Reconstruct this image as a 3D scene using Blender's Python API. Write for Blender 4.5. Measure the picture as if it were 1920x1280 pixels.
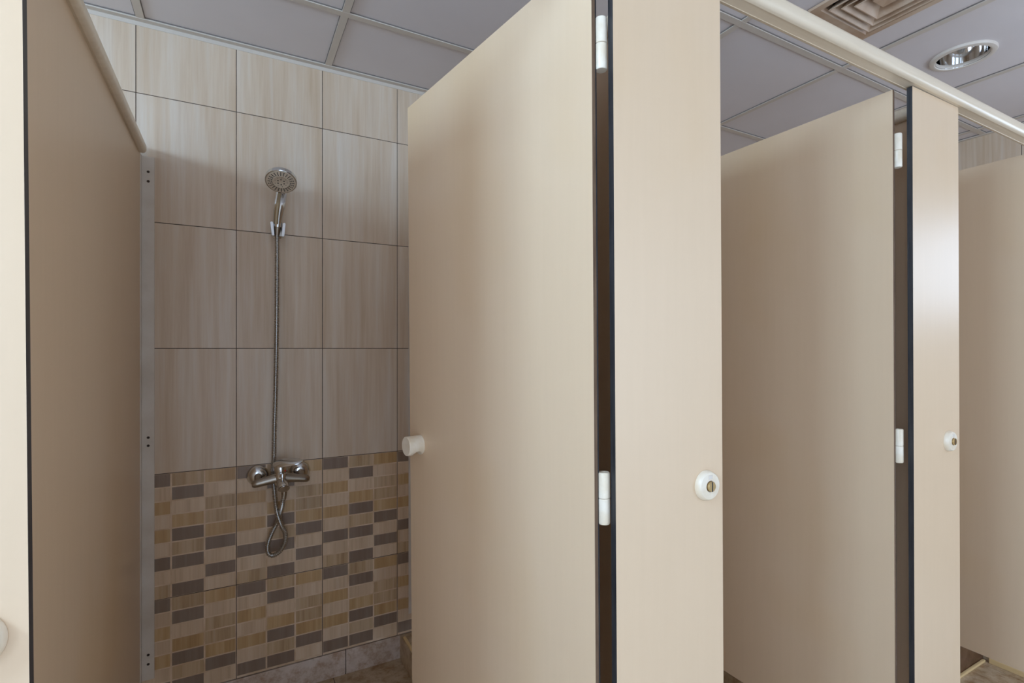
import bpy, bmesh, math, random
from mathutils import Vector, Matrix
for o in list(bpy.data.objects): bpy.data.objects.remove(o, do_unlink=True)
scene = bpy.context.scene
C = scene.collection
R = math.radians
random.seed(7)

# ------------------------------------------------------------------ camera
H = 1.32                                     # eye height above the tiled floor
YAW = 28.49                                  # the camera looks 28.5 deg to the right of the back wall's normal
cd = bpy.data.cameras.new('camera'); cam = bpy.data.objects.new('camera', cd); C.objects.link(cam)
cd.sensor_width = 36; cd.lens = 18.0; cd.shift_y = 13/1920; cd.clip_start = 0.02
cam.location = (0, 0, H); cam.rotation_euler = (R(90), 0, R(-YAW))
scene.camera = cam

# ------------------------------------------------------------------ view, world, daylight
scene.view_settings.view_transform = 'Standard'
scene.view_settings.look = 'None'
scene.view_settings.gamma = 1
scene.view_settings.use_curve_mapping = False
scene.view_settings.exposure = -0.53
w = bpy.data.worlds.new('sky'); scene.world = w; w.use_nodes = True
w.node_tree.nodes['Background'].inputs[0].default_value = (0.75, 0.87, 1, 1)
w.node_tree.nodes['Background'].inputs[1].default_value = 1.0

LWX, FWY, RWX, BWY, CEIL = -1.45, -1.7, 3.465, 2.15, H + 1.12
WIN_L = (-.15, .40, H+.58, H+1.05)            # window high in the left wall: y0 y1 z0 z1
WIN_R = (-.50, .35, H+.16, H+.74)            # window in the right wall, beyond the frame
FILL_WIN_F = ((-.95, .15, .10, 2.25), (1.70, 3.10, .30, 2.25))   # two unseen windows added behind the camera as fill: x0 x1 z0 z1
FILL_WIN_G = (-1.50, -.32, .75, 2.30)              # unseen left-wall window, added to brighten the nearest door
FILL_WIN_H = (.95, 1.85, H+.74, H+1.04)          # unseen high left-wall window, added to brighten upper tiles and ceiling
SKY_L = (0.49, 0.725, 1.0)
SKY = (0.59, 0.755, 1.0)                      # bluish daylight
def area(name, loc, rot, sx, sy, watts, col=SKY):
    l = bpy.data.lights.new(name, 'AREA'); l.shape = 'RECTANGLE'; l.size = sx; l.size_y = sy
    l.energy = watts; l.color = col
    o = bpy.data.objects.new(name, l); C.objects.link(o); o.location = loc; o.rotation_euler = rot
    return o
def mid(a, b): return (a+b)/2
area('daylight_left', (LWX-.06, mid(*WIN_L[:2]), mid(*WIN_L[2:])), (R(90), 0, R(-90)), WIN_L[1]-WIN_L[0], WIN_L[3]-WIN_L[2], 66, SKY_L)
area('added_fill_left_large', (LWX-.06, mid(*FILL_WIN_G[:2]), mid(*FILL_WIN_G[2:])), (R(90), 0, R(-90)), FILL_WIN_G[1]-FILL_WIN_G[0], FILL_WIN_G[3]-FILL_WIN_G[2], 38)
area('added_fill_left_high', (LWX-.06, mid(*FILL_WIN_H[:2]), mid(*FILL_WIN_H[2:])), (R(90), 0, R(-90)), FILL_WIN_H[1]-FILL_WIN_H[0], FILL_WIN_H[3]-FILL_WIN_H[2], 21, SKY_L)
area('daylight_right', (RWX+.06, mid(*WIN_R[:2]), mid(*WIN_R[2:])), (R(90), 0, R(90)), WIN_R[1]-WIN_R[0], WIN_R[3]-WIN_R[2], 13)
for w_, watts in zip(FILL_WIN_F, (22, 44)):
    area('added_fill_front', (mid(*w_[:2]), FWY-.06, mid(*w_[2:])), (R(90), 0, 0), w_[1]-w_[0], w_[3]-w_[2], watts)

# ------------------------------------------------------------------ materials
def mat(name, col, rough=.5, metal=0.0, spec=.5, coat=0.0):
    m = bpy.data.materials.new(name); m.use_nodes = True
    b = m.node_tree.nodes['Principled BSDF']
    b.inputs['Base Color'].default_value = (*col, 1); b.inputs['Roughness'].default_value = rough
    b.inputs['Metallic'].default_value = metal; b.inputs['Specular IOR Level'].default_value = spec
    b.inputs['Coat Weight'].default_value = coat
    return m
def nodes(m): return m.node_tree.nodes, m.node_tree.links, m.node_tree.nodes['Principled BSDF']
def noise(m, scale, detail=4, rough=.55, sc=(1, 1, 1), off=None):
    n, l, b = nodes(m)
    tc = n.new('ShaderNodeTexCoord'); mp = n.new('ShaderNodeMapping'); nz = n.new('ShaderNodeTexNoise')
    mp.inputs['Scale'].default_value = sc
    l.new(tc.outputs['Object'], mp.inputs['Vector']); l.new(mp.outputs[0], nz.inputs['Vector'])
    nz.inputs['Scale'].default_value = scale; nz.inputs['Detail'].default_value = detail
    nz.inputs['Roughness'].default_value = rough
    if off:
        at = n.new('ShaderNodeAttribute'); at.attribute_name = off
        mu = n.new('ShaderNodeVectorMath'); mu.operation = 'MULTIPLY'; mu.inputs[1].default_value = (9.3, 4.1, 7.7)
        ad = n.new('ShaderNodeVectorMath'); ad.operation = 'ADD'
        l.new(at.outputs['Fac'], mu.inputs[0]); l.new(mp.outputs[0], ad.inputs[0]); l.new(mu.outputs[0], ad.inputs[1])
        l.new(ad.outputs[0], nz.inputs['Vector'])
    return nz
def ramp(m, src, stops):
    n, l, b = nodes(m); r = n.new('ShaderNodeValToRGB')
    e = r.color_ramp.elements
    while len(e) < len(stops): e.new(.5)
    for k, (p, c) in zip(e, stops): k.position = p; k.color = (*c, 1)
    l.new(src, r.inputs[0]); return r
def mix(m, fac, a, b_, blend='MIX'):
    n, l, b = nodes(m); x = n.new('ShaderNodeMix'); x.data_type = 'RGBA'; x.blend_type = blend
    if isinstance(fac, (int, float)): x.inputs[0].default_value = fac
    else: l.new(fac, x.inputs[0])
    for s, v in ((6, a), (7, b_)):
        if isinstance(v, tuple): x.inputs[s].default_value = (*v, 1)
        else: l.new(v, x.inputs[s])
    return x.outputs[2]
def to_base(m, out): n, l, b = nodes(m); l.new(out, b.inputs['Base Color'])
def bump(m, src, strength, dist=.001):
    n, l, b = nodes(m); x = n.new('ShaderNodeBump'); x.inputs['Strength'].default_value = strength
    x.inputs['Distance'].default_value = dist; l.new(src, x.inputs['Height']); l.new(x.outputs[0], b.inputs['Normal'])

# cream compact laminate: faint vertical grain and yellowed patches
lam = mat('cream_laminate', (.7, .6, .48), .38)
g = noise(lam, 1, 6, .6, (60, 60, 3)); gr = ramp(lam, g.outputs[0], [(.3, (.735, .542, .360)), (.7, (.752, .556, .372))])
st = noise(lam, 1.6, 3, .5, (1, 1, .8)); sr = ramp(lam, st.outputs[0], [(.52, (1, 1, 1)), (.75, (.96, .91, .80))])
to_base(lam, mix(lam, 1.0, gr.outputs[0], sr.outputs[0], 'MULTIPLY'))
fb = noise(lam, 900, 2); bump(lam, fb.outputs[0], .05, .0004)
core = mat('dark_phenolic_core', (.022, .022, .026), .45)
cn = noise(core, 1, 5, .7, (200, 200, 9)); to_base(core, ramp(core, cn.outputs[0], [(.3, (.012, .012, .015)), (.75, (.05, .048, .05))]).outputs[0])
core_b = mat('brown_worn_core', (.15, .09, .055), .7, 0, .25)
cn = noise(core_b, 1, 5, .7, (200, 200, 9)); to_base(core_b, ramp(core_b, cn.outputs[0], [(.3, (.09, .05, .03)), (.75, (.25, .16, .10))]).outputs[0])
rail_m = mat('cream_rail_coating', (.74, .67, .57), .28)
rn = noise(rail_m, 1, 5, .6, (3, 60, 60)); to_base(rail_m, ramp(rail_m, rn.outputs[0], [(.3, (.74, .605, .44)), (.7, (.82, .69, .53))]).outputs[0])
plastic = mat('white_nylon', (.82, .80, .76), .3)
pn = noise(plastic, 30, 4); to_base(plastic, ramp(plastic, pn.outputs[0], [(.35, (.80, .67, .50)), (.6, (.88, .78, .64))]).outputs[0])
grime = mat('rusty_grime', (.20, .11, .05), .8)
bracket_m = mat('white_powder_coat', (.78, .77, .76), .4)
bn = noise(bracket_m, 8, 5); to_base(bracket_m, ramp(bracket_m, bn.outputs[0], [(.3, (.64, .55, .46)), (.65, (.76, .68, .60))]).outputs[0])
screw_m = mat('rusted_screw', (.06, .04, .03), .6, .5)
chrome = mat('chrome', (.72, .73, .74), .12, 1.0)
chn = noise(chrome, 60, 4); 
chrome.node_tree.links.new(ramp(chrome, chn.outputs[0], [(.35, (.08,)*3), (.75, (.28,)*3)]).outputs[0], chrome.node_tree.nodes['Principled BSDF'].inputs['Roughness'])
hose_m = mat('steel_hose', (.50, .49, .47), .28, 1.0)
dull = mat('tarnished_chrome', (.42, .38, .33), .3, 1.0)
brass = mat('brass_spindle', (.55, .40, .20), .3, 1.0)
grey_pl = mat('grey_spray_plate', (.74, .63, .50), .4)
dark_pl = mat('dark_rubber', (.03, .028, .026), .6)
handle_in = mat('bronze_tinted_inlay', (.36, .27, .16), .3, .3)
red_m = mat('red_dot', (.6, .03, .02), .4)
grout_d = mat('dark_grout', (.11, .075, .06), .85)
gn = noise(grout_d, 30, 4); to_base(grout_d, ramp(grout_d, gn.outputs[0], [(.3, (.07, .045, .035)), (.7, (.17, .12, .095))]).outputs[0])

def streak_tile(name, lo, mid, hi, rough=.32, fine=1.0):
    m = mat(name, mid, rough)
    a = noise(m, 1, 5, .65, (55*fine, 55*fine, 2.2), 'rnd'); b = noise(m, 1, 3, .5, (11*fine, 11*fine, .9), 'rnd')
    ra = ramp(m, a.outputs[0], [(.32, lo), (.5, mid), (.66, hi)])
    rb = ramp(m, b.outputs[0], [(.35, lo), (.55, mid), (.7, hi)])
    to_base(m, mix(m, .5, ra.outputs[0], rb.outputs[0]))
    return m
tile_m = streak_tile('cream_striated_wall_tile', (.585, .42, .28), (.69, .54, .40), (.74, .64, .54))
br_grey = streak_tile('grey_brown_mosaic', (.215, .14, .095), (.26, .18, .13), (.31, .235, .18), .4)
br_light = streak_tile('pale_mosaic', (.54, .37, .23), (.71, .52, .35), (.76, .60, .45), .35, 1.4)
br_orange = streak_tile('ochre_mosaic', (.42, .245, .10), (.56, .35, .165), (.66, .47, .27), .35, 1.4)
br_beige = streak_tile('beige_mosaic', (.36, .22, .105), (.58, .40, .235), (.66, .50, .345), .35, 1.6)
mos_grout = mat('pale_printed_joint', (.70, .53, .37), .5)
mgn = noise(mos_grout, 12, 5); to_base(mos_grout, ramp(mos_grout, mgn.outputs[0], [(.35, (.60, .41, .25)), (.6, (.76, .58, .42))]).outputs[0])

def marble(name, a, b, c):
    m = mat(name, b, .35)
    n1 = noise(m, 5, 8, .7); n2 = noise(m, 26, 6, .7)
    r1 = ramp(m, n1.outputs[0], [(.34, a), (.52, b), (.68, c)])
    r2 = ramp(m, n2.outputs[0], [(.36, (.62, .46, .32)), (.55, (1, 1, 1))])
    to_base(m, mix(m, .8, r1.outputs[0], r2.outputs[0], 'MULTIPLY')); return m
stone = marble('stained_beige_marble', (.38, .25, .13), (.58, .44, .29), (.66, .54, .40))
shade_stone = marble('stall_shade_step_stone', (.07, .03, .015), (.13, .065, .035), (.18, .10, .06))  # shade inside the stall put into the step's dark brown colour
base_tile = marble('greyish_skirting_tile', (.52, .40, .31), (.66, .54, .46), (.70, .60, .53))
cream_strip = mat('cream_pvc_strip', (.82, .60, .31), .4)
ceil_m = mat('ceiling_board', (.70, .69, .70), .75)
cz = noise(ceil_m, 2.5, 4); to_base(ceil_m, ramp(ceil_m, cz.outputs[0], [(.3, (.72, .655, .64)), (.7, (.765, .70, .685))]).outputs[0])
grid_m = mat('ceiling_grid_metal', (.64, .56, .48), .5)
gap_m = mat('ceiling_shadow_gap', (.22, .19, .17), .9)
paint = mat('white_wall_paint', (.80, .76, .70), .6)
pz = noise(paint, 3, 4); to_base(paint, ramp(paint, pz.outputs[0], [(.3, (.77, .73, .67)), (.7, (.82, .78, .72))]).outputs[0])
vent_m = mat('cream_vent_enamel', (.60, .44, .31), .45)
vz = noise(vent_m, 9, 5); to_base(vent_m, ramp(vent_m, vz.outputs[0], [(.3, (.46, .29, .18)), (.65, (.64, .49, .36))]).outputs[0])
black = mat('duct_interior', (.015, .011, .009), .9)
mirror = mat('polished_reflector', (.80, .80, .80), .07, 1.0)
lamp_glass = mat('unlit_frosted_tube', (.75, .75, .72), .3)
alu = mat('window_frame_white', (.8, .8, .8), .4)

# ------------------------------------------------------------------ mesh helpers
def link(name, bm, mats, parent=None, smooth=False, loc=None):
    me = bpy.data.meshes.new(name); bmesh.ops.recalc_face_normals(bm, faces=bm.faces[:]) if not bm.faces.layers.float.get('rnd') else None
    bm.to_mesh(me); bm.free()
    for m in (mats if isinstance(mats, (list, tuple)) else [mats]): me.materials.append(m)
    if smooth:
        for p in me.polygons: p.use_smooth = True
        try: me.set_sharp_from_angle(angle=R(38))
        except Exception: pass
    o = bpy.data.objects.new(name, me); C.objects.link(o)
    if parent: o.parent = parent
    if loc: o.location = loc
    return o
def box(bm, x0, x1, y0, y1, z0, z1, mi=0, bev=0):
    r = bmesh.ops.create_cube(bm, size=1)
    for v in r['verts']:
        v.co = Vector(((x0+x1)/2 + v.co.x*(x1-x0), (y0+y1)/2 + v.co.y*(y1-y0), (z0+z1)/2 + v.co.z*(z1-z0)))
    fs = set(f for v in r['verts'] for f in v.link_faces)
    for f in fs: f.material_index = mi
    if bev:
        es = list(set(e for v in r['verts'] for e in v.link_edges))
        bmesh.ops.bevel(bm, geom=es, offset=bev, segments=2, affect='EDGES', profile=.6)
    return fs
def frame_of(t):
    t = t.normalized(); up = Vector((0, 0, 1)) if abs(t.z) < .95 else Vector((0, 1, 0))
    a = t.cross(up).normalized(); return a, a.cross(t).normalized()
def tube(bm, pts, radii, seg=16, mi=0, caps=True, flat=None):
    pts = [Vector(p) for p in pts]; rings = []
    if not isinstance(radii, (list, tuple)): radii = [radii]*len(pts)
    a = None
    for i, p in enumerate(pts):
        t = (pts[min(i+1, len(pts)-1)] - pts[max(i-1, 0)])
        if t.length < 1e-9: t = Vector((0, 0, 1))
        t.normalize()
        if a is None: a, b = frame_of(t)
        else:
            a = (a - t*a.dot(t)).normalized(); b = a.cross(t).normalized()
        ra = radii[i]; rx, ry = ra if isinstance(ra, tuple) else (ra, ra)
        rings.append([bm.verts.new(p + a*math.cos(2*math.pi*k/seg)*rx + b*math.sin(2*math.pi*k/seg)*ry) for k in range(seg)])
    for r0, r1 in zip(rings, rings[1:]):
        for k in range(seg):
            f = bm.faces.new((r0[k], r0[(k+1) % seg], r1[(k+1) % seg], r1[k])); f.material_index = mi
    if caps:
        for r in (rings[0], rings[-1]): f = bm.faces.new(r); f.material_index = mi
def lathe(bm, prof, origin, axis, seg=32, mi=0):
    """prof: list of (radius, distance along axis)"""
    o = Vector(origin); ax = Vector(axis).normalized(); a, b = frame_of(ax); rings = []
    for r, h in prof:
        if r < 1e-6: rings.append([bm.verts.new(o + ax*h)])
        else: rings.append([bm.verts.new(o + ax*h + a*math.cos(2*math.pi*k/seg)*r + b*math.sin(2*math.pi*k/seg)*r) for k in range(seg)])
    for r0, r1 in zip(rings, rings[1:]):
        for k in range(seg):
            q = [r0[k % len(r0)], r0[(k+1) % len(r0)], r1[(k+1) % len(r1)], r1[k % len(r1)]]
            q2 = [];  [q2.append(v) for v in q if v not in q2]
            if len(q2) > 2:
                f = bm.faces.new(q2); f.material_index = mi
def prism(bm, prof, p0, p1, ux, uz, mi=0):
    """extrude a closed 2-D profile [(u, v)] from p0 to p1"""
    ux, uz = Vector(ux), Vector(uz)
    r0 = [bm.verts.new(Vector(p0) + ux*u + uz*v) for u, v in prof]; r1 = [bm.verts.new(Vector(p1) + ux*u + uz*v) for u, v in prof]
    n = len(prof)
    for k in range(n): bm.faces.new((r0[k], r0[(k+1) % n], r1[(k+1) % n], r1[k])).material_index = mi
    bm.faces.new(r0).material_index = mi; bm.faces.new(r1[::-1]).material_index = mi
def spline(pts, n):
    pts = [Vector(p) for p in pts]; P = [pts[0]*2-pts[1]] + pts + [pts[-1]*2-pts[-2]]; out = []
    for i in range(1, len(P)-2):
        for k in range(n):
            t = k/n; a, b, c, d = P[i-1:i+3]
            out.append(.5*((2*b) + (c-a)*t + (2*a-5*b+4*c-d)*t*t + (3*b-a-3*c+d)*t**3))
    return out + [pts[-1]]
def resample(pts, step):
    out = [pts[0]]; acc = 0
    for a, b in zip(pts, pts[1:]):
        L = (b-a).length; s = step-acc
        while s <= L and L > 0: out.append(a.lerp(b, s/L)); s += step
        acc = L-(s-step)
    return out
def empty(name, loc, rot=None):
    o = bpy.data.objects.new(name, None); C.objects.link(o); o.empty_display_size = .05
    o.location = loc
    if rot: o.rotation_euler = rot
    return o
def tag(o, label=None, cat=None, group=None, kind=None):
    if label: o['label'] = label
    if cat: o['category'] = cat
    if group: o['group'] = group
    if kind: o['kind'] = kind
    return o
def at(px, py, Y):
    """where a sight line meets the plane at depth Y (used to measure positions on the back wall)"""
    th = R(YAW) + math.atan((px-960)/960); X = Y*math.tan(th)
    d = Y*math.cos(R(YAW)) + X*math.sin(R(YAW))
    return Vector((X, Y, H + (653-py)*d/960))

# ------------------------------------------------------------------ tiled walls
TW, TH, TX0 = .302, .4370, .007
PAT = ['GBO', 'LGL', 'OLB', 'LOB', 'OGO', 'LBG', 'GGL', 'LLG', 'BGL']     # printed mosaic, rows from the top
IDX = {'G': 2, 'L': 3, 'O': 4, 'B': 5}
TILE_MATS = [grout_d, tile_m, br_grey, br_light, br_orange, br_beige, mos_grout]
def tiled_wall(name, u0, u1, joint, place, zlow, zhigh, hole=None):
    """place(u, z, out) -> world point; out = distance the tile face stands out of the grout"""
    bm = bmesh.new(); lay = bm.faces.layers.float.new('rnd')
    def quad(pts, mi, rv):
        f = bm.faces.new([bm.verts.new(p) for p in pts]); f.material_index = mi; f[lay] = rv
    def plate(a, b, c, d, o0, o1, mi, rv):
        q0 = [place(a, c, o0), place(b, c, o0), place(b, d, o0), place(a, d, o0)]
        q1 = [place(a, c, o1), place(b, c, o1), place(b, d, o1), place(a, d, o1)]
        quad(q1, mi, rv)
        for i in range(4): quad([q0[i], q0[(i+1) % 4], q1[(i+1) % 4], q1[i]], mi, rv)
    regs = [(u0, u1, zlow, zhigh)]
    if hole:
        a, b, c, d = hole
        regs = [(u0, a, zlow, zhigh), (b, u1, zlow, zhigh), (a, b, zlow, c), (a, b, d, zhigh)]
        for (p, r, q, s) in ((a, c, b, c), (b, c, b, d), (b, d, a, d), (a, d, a, c)):
            quad([place(p, r, -.08), place(q, s, -.08), place(q, s, .002), place(p, r, .002)], 0, 0)
    for (a, b, c, d) in regs:
        quad([place(a, c, 0), place(b, c, 0), place(b, d, 0), place(a, d, 0)], 0, 0)
        quad([place(a, c, -.08), place(a, d, -.08), place(b, d, -.08), place(b, c, -.08)], 0, 0)
    for (a, za, b, zb) in ((u0, zlow, u1, zlow), (u1, zlow, u1, zhigh), (u1, zhigh, u0, zhigh), (u0, zhigh, u0, zlow)):
        quad([place(a, za, -.08), place(b, zb, -.08), place(b, zb, 0), place(a, za, 0)], 0, 0)
    g = .0014
    for i in range(math.floor((u0-joint)/TW), math.ceil((u1-joint)/TW)):
        a, b = joint + i*TW, joint + (i+1)*TW
        for k in range(-4, 4):
            c, d = H + k*TH, H + (k+1)*TH
            ca, cb, cc, cdd = max(a+g, u0), min(b-g, u1), max(c+g, zlow), min(d-g, zhigh)
            if cb-ca < .004 or cdd-cc < .004: continue
            if k >= -1:
                rv = random.random(); cuts = [(ca, cb, cc, cdd)]
                if hole and ca < hole[1] and cb > hole[0] and cc < hole[3] and cdd > hole[2]:
                    h0, h1, h2, h3 = hole; m0, m1 = max(ca, h0), min(cb, h1)
                    cuts = [(ca, h0, cc, cdd), (h1, cb, cc, cdd), (m0, m1, cc, h2), (m0, m1, h3, cdd)]
                for (ea, eb, ec, ed) in cuts:
                    if eb-ea > .001 and ed-ec > .001: plate(ea, eb, ec, ed, 0, .002, 1, rv)
            else:
                plate(ca, cb, cc, cdd, 0, .0016, 6, random.random())
                bw, bh = TW/3, TH/9
                for r in range(9):
                    for q in range(3):
                        ba, bb = a + q*bw + .0028, a + (q+1)*bw - .0028
                        bc, bd = d - (r+1)*bh + .0024, d - r*bh - .0024
                        ba, bb, bc, bd = max(ba, ca+.0005), min(bb, cb-.0005), max(bc, cc+.0005), min(bd, cdd-.0005)
                        if bb-ba < .004 or bd-bc < .004: continue
                        plate(ba, bb, bc, bd, .0016, .0021, IDX[PAT[r][q]], random.random())
    return tag(link(name, bm, TILE_MATS), kind='structure')
SKIRT = H - 1.22
tiled_wall('wall_back', LWX, RWX, TX0, lambda u, z, o: Vector((u, BWY + .002 - o, z)), SKIRT, CEIL)
tiled_wall('wall_right', FWY, BWY, 1.036, lambda u, z, o: Vector((RWX + .002 - o, u, z)), 0, CEIL, WIN_R)

def wall_with_window(name, place, u0, u1, wins, thick):
    bm = bmesh.new(); top = CEIL + .05; u = u0
    def piece(p, q, r, s):
        x0, y0 = place(p, 0); x1, y1 = place(q, thick)
        if q-p > .001 and s-r > .001: box(bm, min(x0, x1), max(x0, x1), min(y0, y1), max(y0, y1), r, s)
    for a, b, c, d in wins:
        piece(u, a, 0, top); piece(a, b, 0, c); piece(a, b, d, top); u = b
    piece(u, u1, 0, top)
    tag(link(name, bm, paint), kind='structure')
wall_with_window('wall_left', lambda u, t: (LWX - t, u), FWY-.1, BWY+.1, [FILL_WIN_G, WIN_L, FILL_WIN_H], .1)
wall_with_window('wall_front', lambda u, t: (u, FWY - t), LWX, RWX+.1, FILL_WIN_F, .1)
def window(name, place, win):
    bm = bmesh.new(); a, b, c, d = win
    for (p, q, r, s) in ((a, b, c, c+.03), (a, b, d-.03, d), (a, a+.03, c, d), (b-.03, b, c, d), ((a+b)/2-.010, (a+b)/2+.010, c, d)):
        x0, y0 = place(p, .01); x1, y1 = place(q, .05)
        box(bm, min(x0, x1), max(x0, x1), min(y0, y1), max(y0, y1), r, s)
    tag(link(name, bm, alu), kind='structure')
window('window_1', lambda u, t: (LWX - t, u), WIN_L)
window('added_window_5', lambda u, t: (LWX - t, u), FILL_WIN_H)
window('added_window_6', lambda u, t: (LWX - t, u), FILL_WIN_G)
window('window_2', lambda u, t: (RWX + t, u), WIN_R)
window('added_window_3', lambda u, t: (u, FWY - t), FILL_WIN_F[0])
window('added_window_4', lambda u, t: (u, FWY - t), FILL_WIN_F[1])

# floor of stained marble slabs with joints; unseen corridor slabs white to bounce light
bm = bmesh.new(); box(bm, LWX, RWX, FWY, BWY+.08, -.10, -.002, 1)
x = LWX
for i in range(12):
    for j in range(7):
        x0, y0 = LWX + i*.6, BWY - (j+1)*.6
        xa, xb, ya, yb = x0+.0015, min(x0+.6-.0015, RWX), max(y0+.0015, FWY), y0+.6-.0015
        if xb-xa > .01 and yb-ya > .01: box(bm, xa, xb, ya, yb, -.004, 0, 0 if yb > .7 else 2)
tag(link('floor', bm, [stone, grout_d, paint]), kind='structure')
# skirting tiles under the mosaic
bm = bmesh.new(); box(bm, LWX, RWX, BWY+.004, BWY+.082, -.002, SKIRT, 1)
k = .398 - 7*.604
while k < RWX:
    a, b = max(k+.0015, LWX), min(k+.604-.0015, RWX)
    if b-a > .01: box(bm, a, b, BWY-.004, BWY+.006, 0, SKIRT-.003, 0, .0012)
    k += .604
tag(link('baseboard_back', bm, [base_tile, grout_d]), kind='structure')

# ------------------------------------------------------------------ ceiling
BX = [-2.72, -2.11, -1.50, -.89, -.28, .328, .934, 1.538, 2.142, 2.746, 3.35]; BYs = [-1.22, -.62, -.02, .58, 1.178, 1.778]
LIGHT = (2.462, .904, .083); VENT = (1.84, .865, .150)           # centre and half-size of the ceiling openings
bm = bmesh.new(); lay = None
xs = [LWX] + BX + [RWX]; ys = [FWY] + BYs + [BWY]
Zt = CEIL + .006
def q3(pts, mi=0):
    f = bm.faces.new([bm.verts.new(p) for p in pts]); f.material_index = mi
for i in range(len(xs)-1):
    for j in range(len(ys)-1):
        x0, x1, y0, y1 = xs[i], xs[i+1], ys[j], ys[j+1]
        if x0 < LIGHT[0] < x1 and y0 < LIGHT[1] < y1:
            cx, cy, r = LIGHT
            angs = [2*math.pi*k/48 for k in range(48)] + [math.atan2(y-cy, x-cx) % (2*math.pi) for x in (x0, x1) for y in (y0, y1)]
            angs = sorted(set(round(t, 6) for t in angs))
            def edge(t):
                dx, dy = math.cos(t), math.sin(t)
                k = min([((x1 if dx > 0 else x0)-cx)/dx if abs(dx) > 1e-6 else 9, ((y1 if dy > 0 else y0)-cy)/dy if abs(dy) > 1e-6 else 9])
                return (cx+dx*k, cy+dy*k, Zt)
            for t0, t1 in zip(angs, angs[1:]+angs[:1]):
                q3([(cx+math.cos(t0)*r, cy+math.sin(t0)*r, Zt), edge(t0), edge(t1), (cx+math.cos(t1)*r, cy+math.sin(t1)*r, Zt)])
        elif x0 < VENT[0] < x1 and y0 < VENT[1] < y1:
            cx, cy, r = VENT; X = [x0, cx-r, cx+r, x1]; Y = [y0, cy-r, cy+r, y1]
            for a in range(3):
                for b in range(3):
                    if (a, b) != (1, 1): q3([(X[a], Y[b], Zt), (X[a+1], Y[b], Zt), (X[a+1], Y[b+1], Zt), (X[a], Y[b+1], Zt)])
        else: q3([(x0, y0, Zt), (x1, y0, Zt), (x1, y1, Zt), (x0, y1, Zt)])
box(bm, LWX-.1, RWX+.1, FWY-.1, BWY+.1, CEIL+.30, CEIL+.34, 0)     # slab above the suspended ceiling
ce = tag(link('ceiling', bm, [ceil_m]), kind='structure')
bm = bmesh.new(); hw = .012
for x in BX: box(bm, x-hw, x+hw, FWY, BWY, CEIL, CEIL+.004, 0); box(bm, x-hw-.0025, x+hw+.0025, FWY, BWY, CEIL+.003, Zt+.0005, 1)
for y in BYs: box(bm, LWX, RWX, y-hw, y+hw, CEIL-.0006, CEIL+.0034, 0); box(bm, LWX, RWX, y-hw-.0025, y+hw+.0025, CEIL+.003, Zt+.0004, 1)
link('ceiling_grid', bm, [grid_m, gap_m], ce)
bm = bmesh.new()
for (a, b, c, d) in ((LWX, RWX, BWY-.022, BWY), (LWX, RWX, FWY, FWY+.022), (LWX, LWX+.022, FWY, BWY), (RWX-.022, RWX, FWY, BWY)):
    box(bm, a, b, c, d, CEIL-.002, CEIL+.003, 0); box(bm, a-.002, b+.002, c-.002, d+.002, CEIL+.0025, Zt+.0005, 1)
box(bm, LWX, RWX, BWY-.0015, BWY, CEIL-.016, CEIL-.002, 0)
tag(link('trim_1', bm, [grid_m, gap_m]), kind='structure')

# ------------------------------------------------------------------ curbs and step (built-in stone)
def curb(name, x0, x1, strips, y0=.82):
    bm = bmesh.new(); box(bm, x0, x1, y0, BWY-.005, 0, .10, 0, .003)
    o = tag(link(name, bm, [stone]), kind='structure')
    for (xa, ya, yb) in strips:
        bm = bmesh.new(); prism(bm, [(-.006, 0), (.006, 0), (.006, .004), (.003, .0065), (-.003, .0065), (-.006, .004)], (xa, ya, .0995), (xa, yb, .0995), (1, 0, 0), (0, 0, 1))
        link('edge_strip', bm, cream_strip, o)
curb('trim_2', -.40, -.20, [])
curb('trim_3', .62, .80, [(.632, 1.93, 2.115), (.677, 1.90, 2.08)])
curb('trim_4', 1.63, 1.81, [])
curb('trim_5', 2.800, 2.92, [], .70)
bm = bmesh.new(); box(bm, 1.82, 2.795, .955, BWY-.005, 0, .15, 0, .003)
o = tag(link('trim_6', bm, [shade_stone]), kind='structure')
bm = bmesh.new(); box(bm, 1.82, 2.781, .943, .954, 0, .010, 0, .003); link('edge_strip', bm, cream_strip, o)
bm = bmesh.new(); box(bm, 2.782, 2.7985, .70, .934, 0, .022, 0, .003); link('edge_strip', bm, cream_strip, bpy.data.objects['trim_5'])

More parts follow.
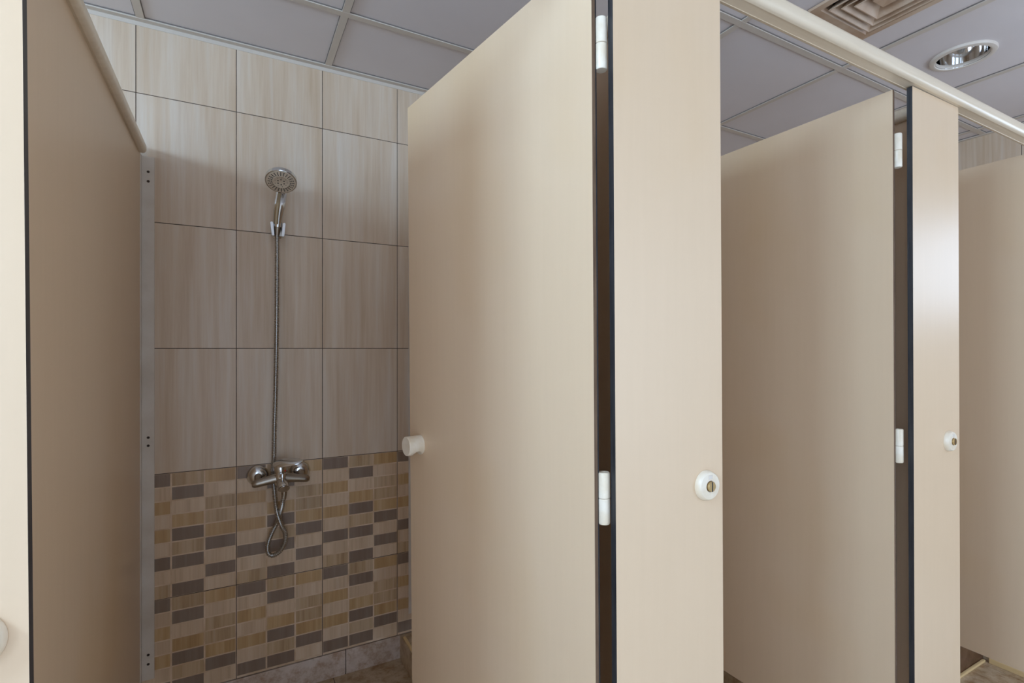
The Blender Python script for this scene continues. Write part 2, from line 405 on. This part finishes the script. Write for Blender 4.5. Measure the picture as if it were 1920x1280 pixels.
# ------------------------------------------------------------------ cubicle partitions
FY, TK = .68, .0128                          # front face of the pilasters, panel thickness
PT = H + .690                                # pilaster top = underside of the head rail
LEAN = R(-.45)                               # the whole front leans very slightly to the left
def slab(bm, x0, x1, y0, y1, z0, z1, thin):
    """panel: laminate faces across the thin axis, dark core on the edges"""
    fs = box(bm, x0, x1, y0, y1, z0, z1, 1)
    for f in fs:
        f.normal_update()
        if abs(f.normal['xyz'.index(thin)]) > .9: f.material_index = 0
def lock(parent, lx, z):
    """privacy disc with slotted spindle on the front of a pilaster (front face at local y = 0)"""
    bm = bmesh.new(); o = (lx, 0, z)
    lathe(bm, [(0, 0), (.0283, 0), (.0286, .002), (.0262, .0105), (.0245, .0120), (.0108, .0123), (.0106, .008), (0, .008)], o, (0, -1, 0), 40)
    d = link('lock_disc', bm, plastic, parent, True)
    d['label'] = 'white plastic lock disc'
    bm = bmesh.new(); lathe(bm, [(0, .008), (.0096, .008), (.0096, .0160), (.0088, .0168), (0, .0168)], o, (0, -1, 0), 24)
    s = link('spindle', bm, brass, d, True)
    bm = bmesh.new(); box(bm, lx-.0013, lx+.0013, -.0172, -.0160, z-.0090, z+.0090); link('slot', bm, dark_pl, d)
    bm = bmesh.new(); box(bm, lx-.0052, lx+.0052, -.01265, -.0119, z+.0135, z+.0205, 0, .0003); link('indicator_window', bm, bracket_m, d)
    bm = bmesh.new(); box(bm, lx-.0060, lx+.0060, -.01245, -.0117, z+.0128, z+.0212, 0, .0003); link('indicator_rim', bm, grey_pl, d)
def pilaster(x0, x1, label, lock_x=None, lock_z=H-.260):
    cx = (x0+x1)/2; hw = (x1-x0)/2
    t = tag(empty('pilaster_panel', (cx - math.sin(-LEAN)*0 + H*math.sin(-LEAN), FY, 0), (0, LEAN, 0)), label, 'panel', 'front panels of the cubicles', 'thing')
    bm = bmesh.new(); slab(bm, -hw, hw, 0, TK, .14, PT-.0005, 'y'); link('panel', bm, [lam, core], t)
    if lock_x is not None: lock(t, lock_x-cx, lock_z)
    for s in (-1, 1):
        bm = bmesh.new(); q = (s*(hw-.05), TK/2, 0)
        lathe(bm, [(0, 0), (.028, 0), (.028, .006), (.011, .012), (.011, .135), (.018, .137), (.018, .15), (0, .15)], q, (0, 0, 1), 24)
        link('foot', bm, plastic, t, True)
    return t
pilaster(-.447, -.1825, 'cream laminate front panel at the left edge of the photo, cut off by the frame', -.226, H-.283)
pilaster(.5676, .8326, 'wide cream front panel with white lock disc, between the two open doors', .785)
pilaster(1.570, 1.830, 'cream front panel on the right under the white rail, beside the far door', 1.762)

# head rail along the tops of the front panels
def rail_prof(wd, ht):
    r = .013; pts = []
    for cx, cz, a0 in ((-wd/2+r, r, 180), (-wd/2+r, ht-r, 90), (wd/2-r, ht-r, 0), (wd/2-r, r, -90)):
        seq = range(0, 91, 15)
        for a in seq:
            ang = R(a0 + {180: a, 90: 90-a, 0: 90-a, -90: 0}[a0]) if False else None
    pts = []
    def arc(cx, cz, s, e):
        for k in range(7):
            t = R(s + (e-s)*k/6); pts.append((cx+math.cos(t)*r, cz+math.sin(t)*r))
    arc(wd/2-r, ht-r, 0, 90); arc(-wd/2+r, ht-r, 90, 180); arc(-wd/2+r, r, 180, 250)
    pts += [(-.0120, 0), (-.0120, .0015), (.0120, .0015), (.0120, 0)]
    arc(wd/2-r, r, 290, 360)
    return pts
bm = bmesh.new(); prism(bm, rail_prof(.050, .037), (LWX+.004, FY+.004, PT-.0005), (RWX-.004, FY+.004, PT-.0005), (0, 1, 0), (0, 0, 1))
tag(link('head_rail', bm, rail_m, None, True), 'long cream rail running across the tops of the front panels to the right', 'rail')

# side partitions between the cubicles
def partition(x0, side, label, ztop=H+.668):
    """x0: left face; side: +1 the bracket flange shows to the right of the panel, -1 to the left"""
    t = tag(empty('partition_panel', (x0, FY+TK, 0)), label, 'panel', 'side panels between the cubicles', 'thing')
    L = BWY - (FY+TK) - .004
    bm = bmesh.new(); slab(bm, 0, TK, .0005, L-.010, .17, ztop, 'x'); link('panel', bm, [lam, core], t)
    bm = bmesh.new(); prism(bm, rail_prof(.052, .036), (TK/2, .0225, ztop-.010), (TK/2, L-.035, ztop-.010), (1, 0, 0), (0, 0, 1)); link('top_cap', bm, rail_m, t, True)
    for sd in (1, -1):
        f = TK if sd > 0 else 0; zb, zt = H-1.141, H+.660
        bm = bmesh.new(); e = BWY - (FY+TK) - .0008
        box(bm, min(f, f+sd*.0375), max(f, f+sd*.0375), e-.0022, e, zb, zt, 0)
        box(bm, min(f, f+sd*.0022), max(f, f+sd*.0022), e-.028, e-.002, zb, zt, 0)
        b = link('wall_bracket', bm, bracket_m, t)
        for zz in (.608, .575, -.307, -.335, -1.055, -1.087):
            bm = bmesh.new(); lathe(bm, [(0, 0), (.0044, 0), (.0038, .0018), (0, .0022)], (f+sd*.020, e-.0021, H+zz), (0, -1, 0), 16)
            link('screw', bm, screw_m, b, True)
    return t
partition(-.2928, 1, 'cream side panel with rounded top cap at the left of the open shower cubicle')
partition(.697, -1, 'side panel behind the nearest open door, white wall bracket showing beside the tiles')
partition(1.712, -1, 'side panel seen in the slit between the second door and right front panel')

# ------------------------------------------------------------------ doors (hinged on their right, swung inwards)
def door(hx, hy, ang, W, label, knob=True):
    t = tag(empty('cubicle_door', (hx + H*math.sin(-LEAN), hy, 0)), label, 'door', 'open cubicle doors', 'thing')
    t.matrix_world = Matrix.Translation(t.location) @ Matrix.Rotation(LEAN, 4, 'Y') @ Matrix.Rotation(R(90+ang), 4, 'Z')
    z0, z1 = .178, H + .680
    bm = bmesh.new()
    fs = box(bm, 0, W, -.008, 0, z0, z1, 1)
    for f in fs:
        f.normal_update()
        if abs(f.normal.y) > .9: f.material_index = 0
    fs = box(bm, .0015, W, -TK, -.008, z0, z1, 2)
    for f in fs:
        f.normal_update()
        if abs(f.normal.y) > .9: f.material_index = 0
    link('door_panel', bm, [lam, core_b, core], t)
    for zc in (.523, -.258):
        z = H + zc; q = (-.001, -.0218, z)
        bm = bmesh.new(); lathe(bm, [(0, .0438), (.0030, .0438), (.0034, .0445), (.0094, .0445), (.0106, .0425), (.0106, .0012), (.0098, .0003), (0, .0003)], q, (0, 0, 1), 28)
        h = link('hinge', bm, plastic, t, True); h['label'] = 'white plastic hinge barrel'
        bm = bmesh.new(); lathe(bm, [(0, -.0003), (.0098, -.0003), (.0106, -.0012), (.0106, -.0425), (.0094, -.0445), (0, -.0445)], q, (0, 0, 1), 28)
        link('lower_knuckle', bm, plastic, h, True)
        bm = bmesh.new(); lathe(bm, [(0, -.0012), (.0096, -.0012), (.0096, .0012), (0, .0012)], q, (0, 0, 1), 24); link('joint_grime', bm, grime, h)
        bm = bmesh.new(); box(bm, .0, .035, -.0152, -.0128, z+.002, z+.044, 0, .0005); link('hinge_leaf', bm, plastic, h)
    if knob:
        # stubby round pull with a finger notch cut into its underside
        kz = H - .262; kx = W - .064; L = .043; r = .0262; n = 30; seg = 48; bm = bmesh.new(); rings = []
        prof = [(.6, 0), (1, 0), (1, .0008)] + [(1, L*i/n) for i in range(1, n-1)] + [(1, L-.003), (.98, L-.001), (.94, L), (.5, L)]
        for rr, y in prof:
            ring = []
            for k in range(seg):
                a = 2*math.pi*k/seg; px, pz = math.cos(a)*r*rr, math.sin(a)*r*rr
                zmin = -r*1.01
                dy = y-.0165
                if abs(dy) < .0125: zmin = -r + math.sqrt(.0125**2-dy*dy)*1.0
                ring.append(bm.verts.new((kx+px, y, kz+max(pz, zmin))))
            rings.append(ring)
        for r0, r1 in zip(rings, rings[1:]):
            for k in range(seg): bm.faces.new((r0[k], r0[(k+1) % seg], r1[(k+1) % seg], r1[k]))
        bm.faces.new(rings[0]); bm.faces.new(rings[-1])
        link('knob', bm, plastic, t, True)['label'] = 'white plastic pull knob'
    return t
door(.538, .700, 8.1, .720, 'nearest open cream cubicle door with white knob, right of the shower head and tiled wall')
door(1.527, .706, .9, .720, 'second open cream door, in the middle cubicle behind the wide front panel')
door(2.440, .700, -.5, .610, 'third open cream door at the right edge of the photo, stone floor below it')

# ------------------------------------------------------------------ shower fittings on the back wall
# hand shower
hc = at(527, 341, 2.03)
nrm = Vector((-.06, -.52, -.854)).normalized(); dn = (Vector((0, 0, -1)) - nrm*nrm.dot(Vector((0, 0, -1)))).normalized()
hs = tag(empty('hand_shower', tuple(at(520, 431, 2.098))), 'chrome hand shower with round grey spray plate hanging on the tiled wall', 'shower head')
def child(name, bm, m, smooth=True, parent=hs):
    bmesh.ops.translate(bm, verts=bm.verts[:], vec=-Vector(hs.location)); return link(name, bm, m, parent, smooth)
RH = .0535
bm = bmesh.new(); lathe(bm, [(0, -.030), (.022, -.029), (.038, -.025), (.049, -.020), (RH, -.015), (RH, -.001), (.0515, .0008), (.0495, 0), (0, 0)], hc, nrm, 48)
head = child('head', bm, chrome)
bm = bmesh.new(); lathe(bm, [(0, .0012), (.024, .0012), (.0255, .0022), (.0275, .0022), (.029, .0010), (.0490, .0006), (.0494, -.001), (0, -.001)], hc, nrm, 48)
child('spray_plate', bm, grey_pl, True, head)
bm = bmesh.new(); e1 = nrm.cross(dn).normalized()
for k in range(24):
    a = 2*math.pi*k/24
    for rr in (.0315, .0370, .0425):
        lathe(bm, [(0, 0), (.0019, 0), (.0016, .0024), (0, .0024)], hc + (e1*math.cos(a)+dn*math.sin(a))*rr, nrm, 8)
for k in range(6):
    a = 2*math.pi*(k+.5)/6
    lathe(bm, [(0, 0), (.0023, 0), (.0020, .0026), (0, .0026)], hc + (e1*math.cos(a)+dn*math.sin(a))*.0115, nrm, 10)
for k in range(9):
    a = 2*math.pi*k/9
    lathe(bm, [(0, 0), (.0011, 0), (.0010, .0024), (0, .0024)], hc + (e1*math.cos(a)+dn*math.sin(a))*.0205, nrm, 8)
child('nozzles', bm, dark_pl, False, head)
p_in = hc - nrm*.013 + dn*.030; p1 = hc - nrm*.012 + dn*.060
hp = spline([p_in, p1, at(524.5, 383, 2.078), at(521.5, 404, 2.086), at(520.3, 425, 2.096)], 8)
n = len(hp); bm = bmesh.new()
rad = []
for i in range(n):
    s = i/(n-1); wv = .0175 + .002*math.sin(s*math.pi*1.2) - .0022*max(0, s-.55)/.45
    rad.append((wv, .0115+.002*math.sin(s*math.pi)))
tube(bm, hp, rad, 24); child('handle', bm, chrome)
bm = bmesh.new(); off = Vector((.0, -.0102, -.004)); sl = Vector((-.0065, -.002, 0))
tube(bm, [p+off+sl for p in hp[9:-2]], [(.0072, .0042)]*len(hp[9:-2]), 14); child('inlay', bm, handle_in)
bm = bmesh.new(); cone0 = at(520.3, 425, 2.096); cone1 = at(519.2, 441, 2.103)
tube(bm, [cone0, cone0.lerp(cone1, .45), cone1], [.0135, .0115, .0085], 20); child('cone', bm, dull)

# wall holder
hl = at(520, 433, 2.12)
ho = tag(empty('shower_holder', (hl.x, BWY, hl.z)), 'small chrome wall holder gripping the hand shower handle', 'shower holder')
bm = bmesh.new(); lathe(bm, [(0, 0), (.023, 0), (.022, .006), (.014, .011), (.012, .024), (0, .024)], (0, 0, -.004), (0, -1, 0), 28); link('wall_plate', bm, chrome, ho, True)
for s in (-1, 1):
    bm = bmesh.new()
    prism(bm, [(-.021, -.026), (.016, -.026), (.020, .024), (-.017, .026)], (s*.0145, -.050, 0), (s*.0235, -.050, 0), (0, 1, 0), (0, 0, 1))
    bmesh.ops.bevel(bm, geom=bm.edges[:], offset=.0022, segments=2, affect='EDGES')
    for v in bm.verts: v.co.x *= 1 + .12*(v.co.z/.026)
    link('jaw', bm, chrome, ho, True)
bm = bmesh.new(); box(bm, -.018, .018, -.036, -.021, -.020, .012, 0, .003); link('clamp_back', bm, dull, ho, True)

# mixer tap
mz = H - .476
mc = Vector(((.078+.225)/2, BWY, mz))
mx = tag(empty('shower_mixer', tuple(mc)), 'old chrome shower mixer tap with two wall flanges above the mosaic loop of hose', 'tap')
for s in (-1, 1):
    bm = bmesh.new(); lathe(bm, [(0, 0), (.0375, 0), (.0378, .004), (.0340, .014), (.0250, .023), (.0170, .027), (0, .027)], (s*.0735, 0, 0), (0, -1, 0), 36)
    link('wall_flange', bm, chrome, mx, True)
    e = (at(472, 909, 2.085) if s < 0 else at(580, 896.5, 2.085)) - mc
    bm = bmesh.new(); c0 = Vector((s*.008, -.066, -.004)); q = [c0.lerp(e, t) for t in (0, .3, .55, .8, .93, 1)]
    tube(bm, q, [.0185, .0165, .0150, .0142, .0130, .0085], 20)
    tube(bm, [(s*.0735, -.020, 0), (s*.0735, -.045, -.006), (s*.0735, -.060, e.z*.8)], [.0130, .0130, .0120], 20)
    link('arm', bm, dull, mx, True)
bm = bmesh.new(); lathe(bm, [(0, -.030), (.017, -.029), (.0215, -.022), (.0235, -.005), (.0240, .012), (.0225, .014), (.0240, .016), (.0240, .036), (.0215, .043), (0, .044)], (0, -.066, 0), (0, 0, 1), 32)
body = link('body', bm, chrome, mx, True)
bm = bmesh.new(); lathe(bm, [(0, 0), (.0032, 0), (.0030, .0012), (0, .0014)], (.0145, -.0852, .024), (.6, -.8, 0), 12); link('hot_mark', bm, red_m, body)
# flat lever paddle on the cartridge, turned to the right
bm = bmesh.new(); d = Vector((.90, -.40, .10)).normalized()
lp = [Vector((0, -.066, .046)) + d*k for k in (-.024, -.018, 0, .02, .045, .066, .078, .082)]
lp = [p + Vector((0, 0, .004*math.sin(i*.45))) for i, p in enumerate(lp)]
tube(bm, lp, [(.010, .004), (.019, .007), (.024, .009), (.0225, .0085), (.0195, .006), (.0165, .0045), (.010, .0035), (.004, .002)], 24)
bmesh.ops.rotate(bm, verts=bm.verts[:], cent=(0, -.066, .046), matrix=Matrix.Rotation(R(30), 3, d))
link('lever', bm, chrome, mx, True)
# diverter knob and spout
bm = bmesh.new(); lathe(bm, [(0, -.012), (.008, -.012), (.008, .002), (.0055, .004), (.0055, .012), (.0095, .014), (.0095, .026), (.008, .028), (0, .028)], (.004, -.098, -.010), (0, 0, 1), 20); link('diverter_knob', bm, chrome, mx, True)
bm = bmesh.new(); tube(bm, spline([(.002, -.066, -.012), (.004, -.088, -.018), (.006, -.108, -.026), (.007, -.120, -.034)], 5), [(.0185, .0165)]*8 + [(.020, .0175)]*8, 24); link('spout', bm, chrome, mx, True)
bm = bmesh.new(); lathe(bm, [(0, 0), (.0165, 0), (.0155, .0016), (0, .003)], (.0072, -.1205, -.0345), (.08, -.80, -.6), 24); link('aerator', bm, chrome, mx, True)

# ribbed hose
def hz(zx, zy, Y): return at(420 + zx*.18755, 820 + zy*.1875, Y)
out = mc + Vector((.010, -.098, -.052))
path = [at(519.2, 440, 2.103), at(519.5, 460, 2.108), at(519.3, 540, 2.117), at(518.3, 640, 2.120), at(516.5, 740, 2.121), at(514.5, 800, 2.123), at(513.6, 850, 2.128),
        hz(492, 300, 2.134), hz(494, 420, 2.134), hz(508, 580, 2.120), hz(528, 740, 2.095), hz(570, 870, 2.085), hz(610, 950, 2.09), hz(612, 1040, 2.098), hz(565, 1130, 2.105),
        hz(490, 1178, 2.11), hz(442, 1150, 2.112), hz(440, 1060, 2.115), hz(485, 940, 2.118), hz(540, 830, 2.115), hz(572, 720, 2.09), hz(588, 640, out.y+.004), out]
sp = resample(spline(path, 24), .0016)
bm = bmesh.new(); tube(bm, sp, [.0078 + (.0010 if (i//2) % 2 else -.0011) for i in range(len(sp))], 12)
hose = tag(link('shower_hose', bm, hose_m, None, True), 'long ribbed steel hose hanging down the tiles and looping below the mixer', 'hose')
bm = bmesh.new(); tube(bm, [out + Vector((-.001, .001, -.024)), out + Vector((0, 0, -.004)), out + Vector((0, -.001, .014))], [.0078, .0098, .0105], 20); link('end_nut', bm, dull, hose, True)

# ------------------------------------------------------------------ ceiling fittings
cx, cy, r = LIGHT
dl = tag(empty('downlight', (cx, cy, CEIL)), 'round recessed ceiling light with white ring and mirrored cup, unlit', 'ceiling light')
bm = bmesh.new(); lathe(bm, [(.0800, .012), (.0800, 0), (.0835, -.0050), (.0880, -.0062), (.0985, -.0030), (.1010, .0020), (.1010, .0065), (.0860, .0065), (.0860, .012), (.0800, .012)], (0, 0, 0), (0, 0, 1), 56); link('trim_ring', bm, bracket_m, dl, True)
bm = bmesh.new(); lathe(bm, [(.0805, -.002), (.0795, .030), (.0740, .062), (.0640, .092), (.0480, .112), (0, .118), (0, .121), (.0490, .115), (.0655, .094), (.0755, .063), (.0815, .030), (.0815, -.002), (.0805, -.002)], (0, 0, 0), (0, 0, 1), 56); link('reflector', bm, mirror, dl, True)
bm = bmesh.new()
for s in (-1, 1): tube(bm, [(s*.013, 0, .112), (s*.013, 0, .060), (s*.011, 0, .052)], [.0075, .0075, .004], 14)
link('bulb', bm, lamp_glass, dl, True)

cx, cy, hv = VENT
vt = tag(empty('air_vent', (cx, cy, CEIL)), 'square louvred ceiling air diffuser of cream metal above the rail', 'vent')
def sq_ring(bm, prof, mi=0):
    """prof: (half size, z) loops"""
    rings = [[bm.verts.new((sx*s, sy*s, z)) for sx, sy in ((-1, -1), (1, -1), (1, 1), (-1, 1))] for s, z in prof]
    for r0, r1 in zip(rings, rings[1:]):
        for k in range(4): bm.faces.new((r0[k], r0[(k+1) % 4], r1[(k+1) % 4], r1[k])).material_index = mi
bm = bmesh.new(); sq_ring(bm, [(.128, .030), (.128, .004), (.136, -.004), (.160, -.003), (.163, .004), (.149, .006), (.149, .030), (.128, .030)]); link('flange', bm, vent_m, vt)
for s in (.104, .078, .052):
    bm = bmesh.new(); sq_ring(bm, [(s+.016, -.008), (s-.010, .026), (s-.012, .026), (s+.013, -.010), (s+.016, -.010), (s+.016, -.008)]); link('louvre', bm, vent_m, vt)
bm = bmesh.new(); sq_ring(bm, [(.001, .002), (.030, -.002), (.032, .000), (.020, .020), (.001, .020), (.001, .002)]); link('centre_plate', bm, vent_m, vt)
bm = bmesh.new(); sq_ring(bm, [(.150, .008), (.150, .12), (.001, .12)]); link('duct', bm, black, vt)
